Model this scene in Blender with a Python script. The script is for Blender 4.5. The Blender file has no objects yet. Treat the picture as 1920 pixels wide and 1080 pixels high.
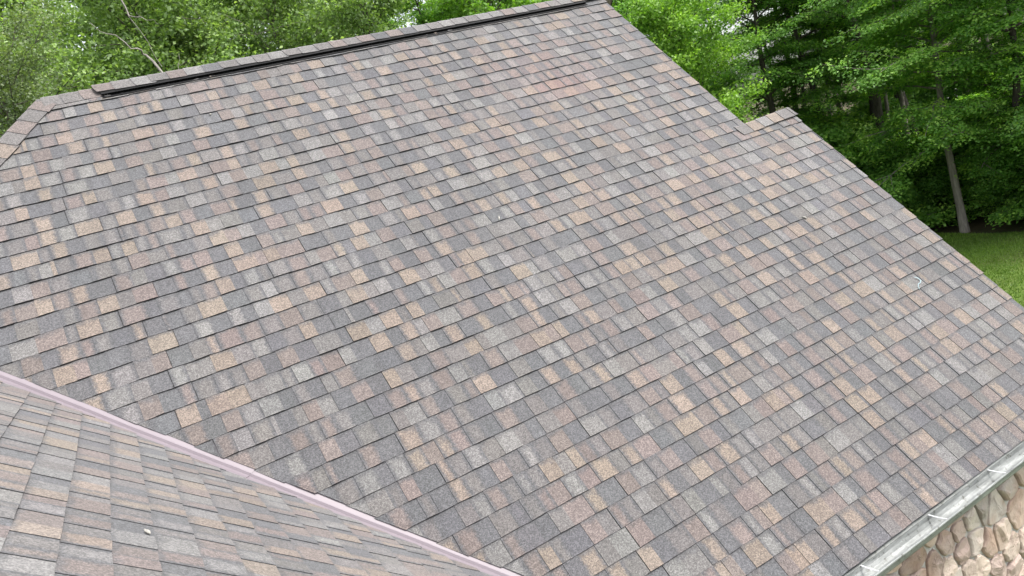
import bpy, math, random
import numpy as np
from mathutils import Matrix, Vector

# ------------------------------------------------------------------ camera, sky, light
G = 6.5                                   # camera stands 6.5 m above the lawn
SC = bpy.context.scene
COL = SC.collection
R = np.array([[0.83908489, -0.31785221, 0.44139661],
              [-0.47129305, -0.01972503, 0.88171325],
              [-0.27156789, -0.94793098, -0.16636619]])
cam_d = bpy.data.cameras.new("camera"); cam = bpy.data.objects.new("camera", cam_d); COL.objects.link(cam)
cam_d.sensor_width = 36.0; cam_d.lens = 1424.2 / 1920 * 36.0
cam_d.clip_start = 0.05; cam_d.clip_end = 2000
m = Matrix.Identity(4)
for r in range(3):
    m[r][0] = R[r, 0]; m[r][1] = -R[r, 1]; m[r][2] = -R[r, 2]
m[2][3] = G
cam.matrix_world = m
SC.camera = cam

SUN_EL, SUN_AZ = math.radians(60), math.radians(138)     # azimuth clockwise from +Y
world = bpy.data.worlds.new("World"); SC.world = world; world.use_nodes = True
nt = world.node_tree; nt.nodes.clear()
sky = nt.nodes.new("ShaderNodeTexSky"); sky.sky_type = 'NISHITA'; sky.sun_disc = False
sky.sun_elevation = SUN_EL; sky.sun_rotation = SUN_AZ; sky.dust_density = 4.0; sky.air_density = 1.0
hs = nt.nodes.new("ShaderNodeHueSaturation"); hs.inputs['Saturation'].default_value = 0.30
bg = nt.nodes.new("ShaderNodeBackground"); bg.inputs['Strength'].default_value = 0.15
wo = nt.nodes.new("ShaderNodeOutputWorld")
nt.links.new(sky.outputs[0], hs.inputs['Color']); nt.links.new(hs.outputs[0], bg.inputs['Color'])
nt.links.new(bg.outputs[0], wo.inputs['Surface'])
sun_d = bpy.data.lights.new("sun", 'SUN'); sun = bpy.data.objects.new("sun", sun_d); COL.objects.link(sun)
sun_d.energy = 1.5; sun_d.angle = math.radians(14); sun_d.color = (1.0, 0.965, 0.91)
sd = Vector((math.sin(SUN_AZ) * math.cos(SUN_EL), math.cos(SUN_AZ) * math.cos(SUN_EL), math.sin(SUN_EL)))
sun.rotation_euler = sd.to_track_quat('Z', 'Y').to_euler()
SC.view_settings.view_transform = 'Standard'; SC.view_settings.look = 'None'
SC.view_settings.exposure = 1.55; SC.view_settings.gamma = 1.0; SC.view_settings.use_curve_mapping = False

rng = np.random.default_rng(11)
random.seed(5)

# ------------------------------------------------------------------ helpers
def tag(o, label=None, cat=None, group=None, kind=None):
    if label: o['label'] = label
    if cat: o['category'] = cat
    if group: o['group'] = group
    if kind: o['kind'] = kind
    return o

def empty(name, loc=(0, 0, 0)):
    o = bpy.data.objects.new(name, None); COL.objects.link(o); o.location = loc
    o.empty_display_size = .3
    return o

def link(name, me, parent=None):
    o = bpy.data.objects.new(name, me); COL.objects.link(o)
    if parent is not None: o.parent = parent
    return o

class MB:
    """collects polygons with per-face material index, colour and uv"""
    def __init__(s): s.v = []; s.f = []; s.mi = []; s.col = []; s.uv = []; s.uv2 = []
    def poly(s, pts, mi=0, col=(.5, .5, .5), uv=None, uv2=(1, 0)):
        b = len(s.v); s.v += [tuple(p) for p in pts]; s.f.append(tuple(range(b, b + len(pts)))); s.mi.append(mi)
        s.col.append(col); s.uv.append(uv if uv is not None else [(0, .5)] * len(pts)); s.uv2.append(uv2)
    def box(s, c, d, mi=0, col=(.5, .5, .5), M=None):
        x, y, z = [q / 2 for q in d]
        P = [np.array((sx * x, sy * y, sz * z)) for sx in (-1, 1) for sy in (-1, 1) for sz in (-1, 1)]
        if M is not None: P = [M @ p for p in P]
        P = [p + np.array(c) for p in P]
        for q in ((0, 1, 3, 2), (4, 6, 7, 5), (0, 4, 5, 1), (2, 3, 7, 6), (0, 2, 6, 4), (1, 5, 7, 3)):
            s.poly([P[i] for i in q], mi, col)
    def tube(s, pts, rads, n=8, mi=0, col=(.5, .5, .5), cap=True):
        pts = [np.array(p, float) for p in pts]; rings = []
        for i, p in enumerate(pts):
            t = pts[min(i + 1, len(pts) - 1)] - pts[max(i - 1, 0)]; t /= np.linalg.norm(t) + 1e-9
            a = np.cross(t, (0, 0, 1.)) if abs(t[2]) < .9 else np.cross(t, (1., 0, 0)); a /= np.linalg.norm(a); b = np.cross(t, a)
            base = len(s.v)
            for k in range(n):
                w = 2 * math.pi * k / n
                s.v.append(tuple(p + rads[i] * (math.cos(w) * a + math.sin(w) * b)))
            rings.append(base)
        for i in range(len(rings) - 1):
            for k in range(n):
                k2 = (k + 1) % n
                s.f.append((rings[i] + k, rings[i] + k2, rings[i + 1] + k2, rings[i + 1] + k)); s.mi.append(mi); s.col.append(col)
                s.uv.append([(0, .5)] * 4); s.uv2.append((1, 0))
        if cap:
            for b in (rings[0], rings[-1]):
                s.f.append(tuple(b + k for k in range(n))); s.mi.append(mi); s.col.append(col); s.uv.append([(0, .5)] * n); s.uv2.append((1, 0))
    def build(s, name, mats, parent=None, smooth=False, merge=False):
        me = bpy.data.meshes.new(name); me.from_pydata(s.v, [], s.f)
        if not isinstance(mats, (list, tuple)): mats = [mats]
        for q in mats: me.materials.append(q)
        me.polygons.foreach_set('material_index', s.mi)
        ca = me.attributes.new('tone', 'FLOAT_COLOR', 'FACE')
        ca.data.foreach_set('color', np.array([(*c, 1) for c in s.col], np.float32).ravel())
        u1 = me.uv_layers.new(name='tab'); u2 = me.uv_layers.new(name='width')
        u1.data.foreach_set('uv', np.array([q for l in s.uv for q in l], np.float32).ravel())
        u2.data.foreach_set('uv', np.array([w for l, w in zip(s.uv, s.uv2) for _ in l], np.float32).ravel())
        if smooth: me.polygons.foreach_set('use_smooth', [True] * len(s.f))
        me.update()
        return link(name, me, parent)

# ------------------------------------------------------------------ materials
def mat(name):
    q = bpy.data.materials.new(name); q.use_nodes = True
    b = q.node_tree.nodes['Principled BSDF']
    return q, q.node_tree, b
def N(nt, t, **kw):
    n = nt.nodes.new(t)
    for k, v in kw.items():
        if k in n.inputs: n.inputs[k].default_value = v
        else: setattr(n, k, v)
    return n
def ramp(nt, fac, stops):
    r = nt.nodes.new('ShaderNodeValToRGB')
    while len(r.color_ramp.elements) < len(stops): r.color_ramp.elements.new(0.5)
    for e, (p, c) in zip(r.color_ramp.elements, stops):
        e.position = p; e.color = (*c, 1) if len(c) == 3 else c
    nt.links.new(fac, r.inputs[0]); return r
def math_(nt, op, a, b=None, c=None, clamp=False):
    n = nt.nodes.new('ShaderNodeMath'); n.operation = op; n.use_clamp = clamp
    for i, x in enumerate((a, b, c)):
        if x is None: continue
        if isinstance(x, (int, float)): n.inputs[i].default_value = x
        else: nt.links.new(x, n.inputs[i])
    return n.outputs[0]
def mixc(nt, fac, a, b, mode='MIX'):
    n = nt.nodes.new('ShaderNodeMix'); n.data_type = 'RGBA'; n.blend_type = mode
    for i, x in ((0, fac), (6, a), (7, b)):
        if isinstance(x, (int, float)): n.inputs[i].default_value = x
        elif isinstance(x, tuple): n.inputs[i].default_value = (*x, 1)
        else: nt.links.new(x, n.inputs[i])
    return n.outputs[2]

def granule_mat():
    q, t, b = mat('shingle_granules')
    L = t.links
    tone = N(t, 'ShaderNodeAttribute', attribute_name='tone')
    tc = N(t, 'ShaderNodeTexCoord')
    uv1 = N(t, 'ShaderNodeUVMap', uv_map='tab'); uv2 = N(t, 'ShaderNodeUVMap', uv_map='width')
    s1 = N(t, 'ShaderNodeSeparateXYZ'); L.new(uv1.outputs[0], s1.inputs[0])
    s2 = N(t, 'ShaderNodeSeparateXYZ'); L.new(uv2.outputs[0], s2.inputs[0])
    n1 = N(t, 'ShaderNodeTexNoise', Scale=55.0, Detail=3.0, Roughness=.65); L.new(tc.outputs['Object'], n1.inputs['Vector'])
    n2 = N(t, 'ShaderNodeTexNoise', Scale=14.0, Detail=2.0); L.new(tc.outputs['Object'], n2.inputs['Vector'])
    # blend of dark granules into the head of each tab and along soft sides
    edge = math_(t, 'SUBTRACT', s2.outputs[0], s1.outputs[0])
    side = math_(t, 'MINIMUM', edge, s1.outputs[0])
    jit = math_(t, 'MULTIPLY_ADD', n1.outputs[0], .06, -.03)
    jit2 = math_(t, 'MULTIPLY_ADD', n2.outputs[0], .7, -.35)
    top = math_(t, 'ADD', s1.outputs[1], math_(t, 'ADD', jit2, math_(t, 'MULTIPLY', jit, 5.0)))
    mtop = N(t, 'ShaderNodeMapRange', interpolation_type='SMOOTHSTEP'); L.new(top, mtop.inputs[0])
    mtop.inputs[1].default_value = .72; mtop.inputs[2].default_value = 1.0; mtop.inputs[3].default_value = 0; mtop.inputs[4].default_value = .75
    sj = math_(t, 'ADD', side, jit)
    mside = N(t, 'ShaderNodeMapRange', interpolation_type='SMOOTHSTEP'); L.new(sj, mside.inputs[0])
    mside.inputs[1].default_value = .0; mside.inputs[2].default_value = .034; mside.inputs[3].default_value = 1; mside.inputs[4].default_value = 0
    ms = math_(t, 'MULTIPLY', mside.outputs[0], s2.outputs[1])
    mm = math_(t, 'MAXIMUM', mtop.outputs[0], ms, clamp=True)
    c = mixc(t, mm, tone.outputs['Color'], (.062, .062, .066))
    # granules: coarse and fine speckle
    vs = N(t, 'ShaderNodeTexVoronoi', Scale=165.0); L.new(tc.outputs['Object'], vs.inputs['Vector'])
    sv = N(t, 'ShaderNodeSeparateColor'); L.new(vs.outputs['Color'], sv.inputs[0])
    vs2 = N(t, 'ShaderNodeTexVoronoi', Scale=340.0); L.new(tc.outputs['Object'], vs2.inputs['Vector'])
    sv2 = N(t, 'ShaderNodeSeparateColor'); L.new(vs2.outputs['Color'], sv2.inputs[0])
    g = math_(t, 'ADD', math_(t, 'MULTIPLY', math_(t, 'POWER', sv.outputs[0], 1.6), .78), math_(t, 'MULTIPLY', sv2.outputs[0], .50))
    g = math_(t, 'ADD', g, .45)
    big = N(t, 'ShaderNodeTexNoise', Scale=.9, Detail=3.0); L.new(tc.outputs['Object'], big.inputs['Vector'])
    g = math_(t, 'MULTIPLY', g, math_(t, 'MULTIPLY_ADD', big.outputs[0], .36, .82))
    mps = N(t, 'ShaderNodeMapping'); mps.inputs['Scale'].default_value = (7, .45, .45); L.new(tc.outputs['Object'], mps.inputs[0])
    ns = N(t, 'ShaderNodeTexNoise', Scale=1.0, Detail=4.0); L.new(mps.outputs[0], ns.inputs['Vector'])
    g = math_(t, 'MULTIPLY', g, math_(t, 'MULTIPLY_ADD', ns.outputs[0], .24, .88))
    c = mixc(t, 1.0, c, g, 'MULTIPLY')
    L.new(c, b.inputs['Base Color']); b.inputs['Sheen Weight'].default_value = .10; b.inputs['Sheen Roughness'].default_value = .6
    b.inputs['Roughness'].default_value = .88; b.inputs['Specular IOR Level'].default_value = .35
    bp = N(t, 'ShaderNodeBump', Strength=.35, Distance=.004); L.new(sv.outputs[1], bp.inputs['Height']); L.new(bp.outputs[0], b.inputs['Normal'])
    return q
M_SH = granule_mat()
def plain(name, col, rough=.7, metal=0., noise=0., scale=8., bump=0., spec=.5):
    q, t, b = mat(name)
    b.inputs['Roughness'].default_value = rough; b.inputs['Metallic'].default_value = metal; b.inputs['Specular IOR Level'].default_value = spec
    if noise or bump:
        tc = N(t, 'ShaderNodeTexCoord'); n = N(t, 'ShaderNodeTexNoise', Scale=scale, Detail=6.0, Roughness=.6); t.links.new(tc.outputs['Object'], n.inputs['Vector'])
        r = ramp(t, n.outputs[0], [(.25, tuple(c * (1 - noise) for c in col)), (.75, tuple(min(1, c * (1 + noise)) for c in col))])
        t.links.new(r.outputs[0], b.inputs['Base Color'])
        if bump:
            bp = N(t, 'ShaderNodeBump', Strength=bump, Distance=.02); t.links.new(n.outputs[0], bp.inputs['Height']); t.links.new(bp.outputs[0], b.inputs['Normal'])
    else: b.inputs['Base Color'].default_value = (*col, 1)
    return q
M_ASPH = plain('asphalt_edge', (.022, .022, .024), .9, noise=.3, scale=40)
M_BLACK = plain('black_vent_plastic', (.0042, .0045, .005), .6, noise=.2, scale=30, spec=.15)
M_PINK = plain('lilac_painted_metal', (.158, .134, .150), .5, noise=.05, scale=5)
M_WOOD = plain('painted_board', (.20, .185, .17), .6, noise=.08, scale=12)
M_SMEAR = plain('pale_blue_sealant', (.19, .26, .28), .6)
M_STRAP = plain('white_strap', (.45, .46, .47), .4)
M_DECK = plain('dark_underlay', (.045, .042, .04), .9, noise=.2, scale=6)
M_WALL = plain('beige_siding', (.48, .43, .37), .8, noise=.08, scale=3)
M_SEED = plain('pale_husk', (.27, .26, .235), .7, noise=.1, scale=80)

def gutter_mat():
    q, t, b = mat('weathered_galvanised_metal')
    tc = N(t, 'ShaderNodeTexCoord')
    mp = N(t, 'ShaderNodeMapping'); mp.inputs['Scale'].default_value = (5, 22, 22); t.links.new(tc.outputs['Object'], mp.inputs[0])
    n = N(t, 'ShaderNodeTexNoise', Scale=1.0, Detail=8.0, Roughness=.7); t.links.new(mp.outputs[0], n.inputs['Vector'])
    n2 = N(t, 'ShaderNodeTexNoise', Scale=34.0, Detail=4.0); t.links.new(tc.outputs['Object'], n2.inputs['Vector'])
    r = ramp(t, n.outputs[0], [(.30, (.085, .09, .088)), (.50, (.155, .165, .16)), (.72, (.28, .29, .285))])
    sp = ramp(t, n2.outputs[0], [(.30, (.45, .44, .40)), (.42, (1, 1, 1))])
    c = mixc(t, 1.0, r.outputs[0], sp.outputs[0], 'MULTIPLY'); t.links.new(c, b.inputs['Base Color'])
    b.inputs['Metallic'].default_value = .10
    rr = ramp(t, n.outputs[0], [(.3, (.65,) * 3), (.8, (.45,) * 3)]); t.links.new(rr.outputs[0], b.inputs['Roughness'])
    return q
M_GUT = gutter_mat()

def stone_mat():
    q, t, b = mat('field_stone')
    tone = N(t, 'ShaderNodeAttribute', attribute_name='tone'); tc = N(t, 'ShaderNodeTexCoord')
    n = N(t, 'ShaderNodeTexNoise', Scale=9.0, Detail=9.0, Roughness=.68, Distortion=.6); t.links.new(tc.outputs['Object'], n.inputs['Vector'])
    n3 = N(t, 'ShaderNodeTexNoise', Scale=3.5, Detail=3.0); t.links.new(tc.outputs['Object'], n3.inputs['Vector'])
    r = ramp(t, n.outputs[0], [(.28, (.50, .47, .45)), (.5, (1, 1, 1)), (.75, (1.25, 1.2, 1.15))])
    c = mixc(t, 1.0, tone.outputs['Color'], r.outputs[0], 'MULTIPLY')
    iron = ramp(t, n3.outputs[0], [(.50, (0, 0, 0)), (.68, (.5, .5, .5))])
    c = mixc(t, iron.outputs[0], c, (.27, .17, .12))
    t.links.new(c, b.inputs['Base Color']); b.inputs['Roughness'].default_value = .9; b.inputs['Specular IOR Level'].default_value = .25
    bp = N(t, 'ShaderNodeBump', Strength=.8, Distance=.02); t.links.new(n.outputs[0], bp.inputs['Height']); t.links.new(bp.outputs[0], b.inputs['Normal'])
    return q
M_STONE = stone_mat()
M_MORTAR = plain('grey_mortar', (.36, .35, .33), .95, noise=.18, scale=30, bump=.5, spec=.2)

def leaf_mat(name, dark, mid, light, trans=.35):
    q, t, b = mat(name); L = t.links
    a = N(t, 'ShaderNodeAttribute', attribute_name='tint'); oi = N(t, 'ShaderNodeObjectInfo')
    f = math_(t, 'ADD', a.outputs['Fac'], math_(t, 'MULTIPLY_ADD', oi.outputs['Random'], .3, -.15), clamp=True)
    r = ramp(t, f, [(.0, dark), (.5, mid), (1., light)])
    L.new(r.outputs[0], b.inputs['Base Color']); b.inputs['Roughness'].default_value = .5; b.inputs['Specular IOR Level'].default_value = .4
    tr = N(t, 'ShaderNodeBsdfTranslucent'); tcol = mixc(t, 1.0, r.outputs[0], (1.25, 1.35, .55), 'MULTIPLY'); L.new(tcol, tr.inputs[0])
    ms = N(t, 'ShaderNodeMixShader'); ms.inputs[0].default_value = trans
    L.new(b.outputs[0], ms.inputs[1]); L.new(tr.outputs[0], ms.inputs[2]); L.new(ms.outputs[0], t.nodes['Material Output'].inputs[0])
    return q
M_LF_MAPLE = leaf_mat('broad_leaf', (.068, .165, .030), (.165, .340, .058), (.36, .55, .105), .5)
M_LF_MB = leaf_mat('sunlit_tone_leaf', (.075, .18, .03), (.15, .32, .045), (.27, .46, .075), .5)  # copy of the broad leaf with sunlight put into its colour
M_LF_LOCUST = leaf_mat('fine_leaf', (.110, .175, .062), (.205, .315, .105), (.34, .46, .165), .48)  # greens lightened in place of haze over the trees behind the ridge
M_LF_DARK = leaf_mat('dull_leaf', (.070, .105, .045), (.130, .180, .075), (.22, .28, .115), .42)
M_LF_BRIGHT = leaf_mat('young_leaf', (.10, .21, .03), (.17, .32, .045), (.27, .44, .07), .45)
M_LF_RUST = leaf_mat('withered_leaf', (.12, .05, .03), (.20, .09, .05), (.28, .14, .09), .2)
def bark(name, a, c):
    q, t, b = mat(name); tc = N(t, 'ShaderNodeTexCoord'); mp = N(t, 'ShaderNodeMapping'); mp.inputs['Scale'].default_value = (9, 9, 1.6)
    t.links.new(tc.outputs['Object'], mp.inputs[0]); n = N(t, 'ShaderNodeTexNoise', Scale=1.6, Detail=8.0, Roughness=.7); t.links.new(mp.outputs[0], n.inputs['Vector'])
    r = ramp(t, n.outputs[0], [(.3, a), (.7, c)]); t.links.new(r.outputs[0], b.inputs['Base Color']); b.inputs['Roughness'].default_value = .95; b.inputs['Specular IOR Level'].default_value = .1
    bp = N(t, 'ShaderNodeBump', Strength=.8, Distance=.04); t.links.new(n.outputs[0], bp.inputs['Height']); t.links.new(bp.outputs[0], b.inputs['Normal'])
    return q
M_BARK_G = bark('grey_bark', (.10, .088, .075), (.27, .245, .215))
M_BARK_D = bark('dark_bark', (.035, .031, .027), (.12, .108, .092))
M_BARK_DEAD = bark('bleached_dead_wood', (.13, .12, .105), (.30, .28, .255))

# ------------------------------------------------------------------ house geometry (all from the camera's own solve; metres)
TH = math.radians(46.374)
O1 = np.array([0, 2.9717, -2.832 + G]); U1 = np.array([1., 0, 0]); S1 = np.array([0, math.cos(TH), math.sin(TH)]); N1 = np.cross(U1, S1)
O2 = np.array([0, 0, -1.0415 + G]); U2 = np.array([0, 1., 0]); S2 = np.array([-.75455, 0, .65624]); N2 = np.cross(U2, S2)
EXPO = .143; V0 = -.018; VR = 5.86                   # exposure, eave course, ridge
RAKE1, RAKE2, VSTEP = 5.535, 6.15, 3.45
K = 1.202                                            # hip and valley run v per u on the main slope
def hip_u(v): return -.02 - (VR - v) / K
def val_u(v): return -.704 + (3.38 - v) / K

PAL = [((.136, .111, .093), .16),   # tan
       ((.108, .089, .083), .24),   # rose brown
       ((.114, .110, .108), .17),   # light grey
       ((.070, .070, .074), .18),   # slate
       ((.093, .087, .085), .25)]   # mid grey brown
PC = np.array([p[0] for p in PAL]); PW = np.array([p[1] for p in PAL]); PW /= PW.sum()

def clip(poly, a, b, c):
    """keep a*u+b*v>=c"""
    out = []
    for i in range(len(poly)):
        p, q = poly[i], poly[(i + 1) % len(poly)]
        dp = a * p[0] + b * p[1] - c; dq = a * q[0] + b * q[1] - c
        if dp >= 0: out.append(p)
        if dp * dq < 0:
            k = dp / (dp - dq); out.append((p[0] + k * (q[0] - p[0]), p[1] + k * (q[1] - p[1])))
    return out

def wave(u, v, seed):
    return (.0028 * math.sin(u * 2.3 + v * 3.1 + seed) + .0020 * math.sin(u * 5.7 - v * 9 + seed * 2) + .0012 * math.sin(u * 14 + v * 40 + seed))

def shingle_field(O, U, S, Nn, v_lo, v_hi, urange, clips, seed, bumps=(), pinks=()):
    """courses of laminated shingles on one slope; each tab a clipped polygon with its own thickness"""
    rg = np.random.default_rng(seed); mb = MB(); k = 0; v0 = v_lo
    while v0 < v_hi - .01:
        v1 = min(v0 + EXPO, v_hi); u = urange(v0)[0] - rg.random() * .3; uE = urange(v0)[1]
        dvj = rg.normal(0, .0016); cj = rg.normal(0, .005) if seed == 1 else rg.normal(0, .0015)
        if k in (3,) and seed == 1: cj = -.030
        nb = .0085 if seed == 1 else .0068; raised = rg.random() < .5; last = -1; joint = rg.random(); run = 0
        while u < uE:
            w = float(np.clip(rg.choice([rg.normal(.078, .010), rg.normal(.108, .012), rg.normal(.138, .015)], p=[.22, .58, .20]), .04, .18))
            if rg.random() < .012: w = .025
            pw = PW.copy()
            if not raised: pw = pw * np.array([.45, .75, .75, 2.3, 1.1])
            else: pw = pw * np.array([1.5, 1.2, 1.3, .4, .9])
            if last >= 0: pw[last] *= .30
            if seed == 2: pw = pw * np.array([1.5, 1.25, 1.1, .6, .9])  # lighter, warmer tab mix paints in the nearer slope's grazing sheen
            pw /= pw.sum(); ci = rg.choice(5, p=pw); last = ci
            col = PC[ci] * (1 + rg.normal(0, .055)) * (1 + rg.normal(0, .009, 3))
            uc, vc = u + w / 2, (v0 + v1) / 2
            for (pu, pv, pr, pa) in pinks:
                d = math.exp(-(((uc - pu) / pr) ** 2 + ((vc - pv) / (pr * .6)) ** 2)) * pa
                col = col * (1 - d) + np.array([.150, .090, .080]) * d
            ue = min(u + w, uE)
            poly = [(u, v0), (ue, v0), (ue, v1 + .004), (u, v1 + .004)]
            orig = (u, ue)
            for (a, b, c, edge_j) in clips: poly = clip(poly, a, b, c + (cj if edge_j else 0))
            if len(poly) >= 3 and w > 0.004:
                rz = (.0036 if seed == 1 else .0028) if raised else 0
                def P(q, low=False):
                    uu, vv = q; f = (vv - v0) / EXPO
                    edge = uu - (-.690 + (3.38 - vv) / K) if seed == 1 else 9.
                    n = (nb + rz * 1) * (1 - f) + .0015 * f + rz * f * .9
                    butt = max(0, 1 - f)
                    n += wave(uu, v0, seed) * .9
                    vs = vv + (dvj + .0016 * math.sin(uu * 31 + k * 7) + .0030 * math.sin(uu * 2.1 + k * 1.9) * math.sin(k * .7 + 1)) * butt
                    for (bu, bv, br, bh) in bumps:
                        n += bh * math.exp(-(((uu - bu) / br) ** 2 + ((vv - bv) / (br * .55)) ** 2))
                    if edge < .04 and vv < 4.1: n *= .45
                    if low: n = wave(uu, v0, seed) * .9 - .003
                    return O + U * uu + S * vs + Nn * n
                # subdivide wide tabs for the waves
                soft = 0 if rg.random() < .5 else 1
                uvs = [(q[0] - orig[0], (q[1] - v0) / EXPO) for q in poly]
                mb.poly([P(q) for q in poly], 0, tuple(col), uvs, (w, soft))
                for i in range(len(poly)):
                    p, q = poly[i], poly[(i + 1) % len(poly)]
                    top = p[1] > v1 and q[1] > v1
                    if top: continue
                    side = abs(p[0] - q[0]) < 1e-6 and (abs(p[0] - orig[0]) < 1e-6 or (abs(p[0] - orig[1]) < 1e-6 and orig[1] < uE - 1e-6))
                    if side and not raised: continue
                    mb.poly([P(p), P(p, True), P(q, True), P(q)], 1)
            u += w
            run += w
            if rg.random() < .10: raised = raised
            else: raised = not raised
            if run > .95:                                        # joint between two shingles
                run = 0; u += .0035
        v0 += EXPO; k += 1
    return mb

house = tag(empty('house', (3.0, 3.2, 0)), 'house with mottled grey and tan shingle roofs and stone wall', 'house')
HI = Matrix.Translation((-3.0, -3.2, 0))
def part(o, parent=None):
    """keep world coordinates while parented to the house or to a part of it"""
    if parent is None: o.parent = house; o.matrix_parent_inverse = HI
    else: o.parent = parent
    return o

def rr(v): return RAKE1 if v > VSTEP - .05 else RAKE2
main_clips = [(1, 1 / K, -.698 + 3.38 / K, True), (1, -1 / K, -.02 - VR / K, False)]
mb = shingle_field(O1, U1, S1, N1, V0, 5.80, lambda v: (-1.8, rr(v)), main_clips, 1,
                   bumps=[(4.33, 4.30, .10, .020), (4.9, 4.12, .09, .006), (2.35, 4.86, .06, .008), (1.9, 2.27, .05, .007), (3.0, 5.0, .12, .004), (1.2, 3.1, .12, .005)],
                   pinks=[(4.20, 4.60, .34, .55), (4.05, 4.95, .45, .25)])
roof = part(mb.build('roof', [M_SH, M_ASPH])); roof['label'] = 'large main roof slope of mottled grey, tan and rose shingles'
# decks under the shingles, back slopes and hip end
def P1(u, v, n=0.): return O1 + U1 * u + S1 * v + N1 * n
def P2(u, v, n=0.): return O2 + U2 * u + S2 * v + N2 * n
yR = P1(0, VR)[1]; zR = P1(0, VR)[2]; zE = P1(0, -.03)[2]; yB = 2 * yR - P1(0, -.03)[1]
yS = P1(0, VSTEP)[1]; zS = P1(0, VSTEP)[2]
vx = (5.86 - 3.38) / 2 * 1.0
aM = (VR + .846 * 0 - (3.38 - .704 * K) ) / (2 * K) - .01          # where hip meets valley
xA = -aM; vA = VR - K * aM; PA = P1(xA, vA)
d = MB()
def slab(pts, th, nrm):
    nrm = np.array(nrm); top = [np.array(p) - nrm * .012 for p in pts]; bot = [p - nrm * th for p in top]
    d.poly(top); d.poly(bot[::-1])
    for i in range(len(pts)):
        j = (i + 1) % len(pts); d.poly([top[i], bot[i], bot[j], top[j]])
vb0 = val_u(-.03) - .05
slab([P1(vb0, .0), P1(RAKE2 - .02, .0), P1(RAKE2 - .02, VSTEP), P1(RAKE1 - .02, VSTEP), P1(RAKE1 - .02, VR - .02), P1(hip_u(VR), VR - .02), P1(xA - .03, vA)], .05, N1)
part(d.build('roof_deck', M_DECK))

# second (near) slope
x_e = val_u(-.03); v2E = -x_e / .75455
near_clips = [(-1, .6256, -4.568, True)]
v2lo = .3446 - EXPO * math.floor((.3446 - v2E + .02) / EXPO)
v2hi = -xA / .75455
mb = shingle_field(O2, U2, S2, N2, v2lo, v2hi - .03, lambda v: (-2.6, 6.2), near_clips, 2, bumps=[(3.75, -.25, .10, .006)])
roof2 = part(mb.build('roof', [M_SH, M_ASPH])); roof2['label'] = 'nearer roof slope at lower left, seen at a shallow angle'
d = MB()
slab([P2(-2.58, v2lo), P2(4.678 + .6256 * v2lo - .03, v2lo), P2(4.678 + .6256 * v2hi - .03, v2hi), P2(-2.58, v2hi)], .05, N2)
part(d.build('roof_deck', M_DECK))

# back and far slopes (not seen from the photograph's side, plain courses)
N1b = np.array([0, -N1[1], N1[2]]); S1b = np.array([0, -S1[1], S1[2]]); O1b = np.array([0, 2 * yR - O1[1], O1[2]])
mb = shingle_field(O1b, -U1, S1b, N1b, V0, 5.80, lambda v: (-rr(v), 3.2), [(-1, -1 / K, -3.2 - 0 / K, False)], 5)
mb2 = shingle_field(np.array([2 * xA, 0, O2[2]]), -U2, np.array([.75455, 0, .65624]), np.array([-.65624, 0, .75455]), v2lo, v2hi - .03, lambda v: (-5.4, 2.6), [], 6)
for M_ in (mb2,):
    r4 = part(M_.build('roof', [M_SH, M_ASPH])); r4['label'] = 'hidden far slope of the nearer roof'
r3 = part(mb.build('roof', [M_SH, M_ASPH])); r3['label'] = 'hidden back slope of the main roof'

# ------------------------------------------------------------------ ridge caps, hip caps
def cap_run(A, B, nA, nB, wid, start, lift, seed, rise=None, exposure=EXPO, first_col=None):
    """folded cap shingles from A (low/near end first) to B; nA,nB normals of the two slopes"""
    rg = np.random.default_rng(seed); mb = MB(); A = np.array(A, float); B = np.array(B, float)
    L = np.linalg.norm(B - A); t = (B - A) / L; nA = np.array(nA); nB = np.array(nB)
    sA = np.cross(nA, t); sB = np.cross(nB, t)
    up = nA + nB; up /= np.linalg.norm(up)
    if sA @ up > 0: sA = -sA
    if sB @ up > 0: sB = -sB
    n = int(L / exposure); last = -1
    for i in range(n + 1):
        a = i * exposure; b = min(a + exposure + .02, L)
        if a >= L - .01: break
        pw = PW * np.array([.8, 1.2, 1.7, .35, 1.3])  # paler mix for caps: light from the sky painted into the tones
        if last >= 0: pw[last] *= .4
        ci = rg.choice(5, p=pw / pw.sum()); last = ci; col = tuple(PC[ci] * (1 + rg.normal(0, .06)))
        w = wid + rg.normal(0, .004); sk = rg.normal(0, .004)
        def prof(s, h, bow):
            out = []
            r_ = 0 if rise is None else rise(s)
            for f in (1.0, .66, .33, .10): out.append((sA, nA, f))
            out.append((None, None, 0))
            for f in (.10, .33, .66, 1.0): out.append((sB, nB, f))
            pts = []
            for (sd_, nn_, f) in out:
                base = A + t * (s + bow * (f ** 2)) + up * (lift * .0 + r_)
                if sd_ is None: pts.append(base + up * (h + lift * 1.0 - .004))
                else: pts.append(base + sd_ * (w * f) + nn_ * (h + lift))
            return pts
        bw = .012 + rg.normal(0, .006)
        p0 = prof(a + sk, .0075, bw); p1 = prof(b, .003, bw); pl = prof(a + sk + .001, .0, bw)
        for j in range(8):
            su = w * j / 4
            mb.poly([p0[j], p0[j + 1], p1[j + 1], p1[j]], 0, col, [(.1, 0), (.1, 0), (.1, .98), (.1, .98)], (.3, 0))
            mb.poly([p0[j + 1], p0[j], pl[j], pl[j + 1]], 1)
        for j, dirn in ((0, nA), (8, nB)):
            q0 = p0[j] - dirn * .008; q1 = p1[j] - dirn * .005
            mb.poly([p0[j], p1[j], q1, q0], 1)
    return mb
nHip = np.array([-.65624, 0, .75455])
ridgeA = P1(-.03, VR); ridgeB = P1(RAKE1, VR)
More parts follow.
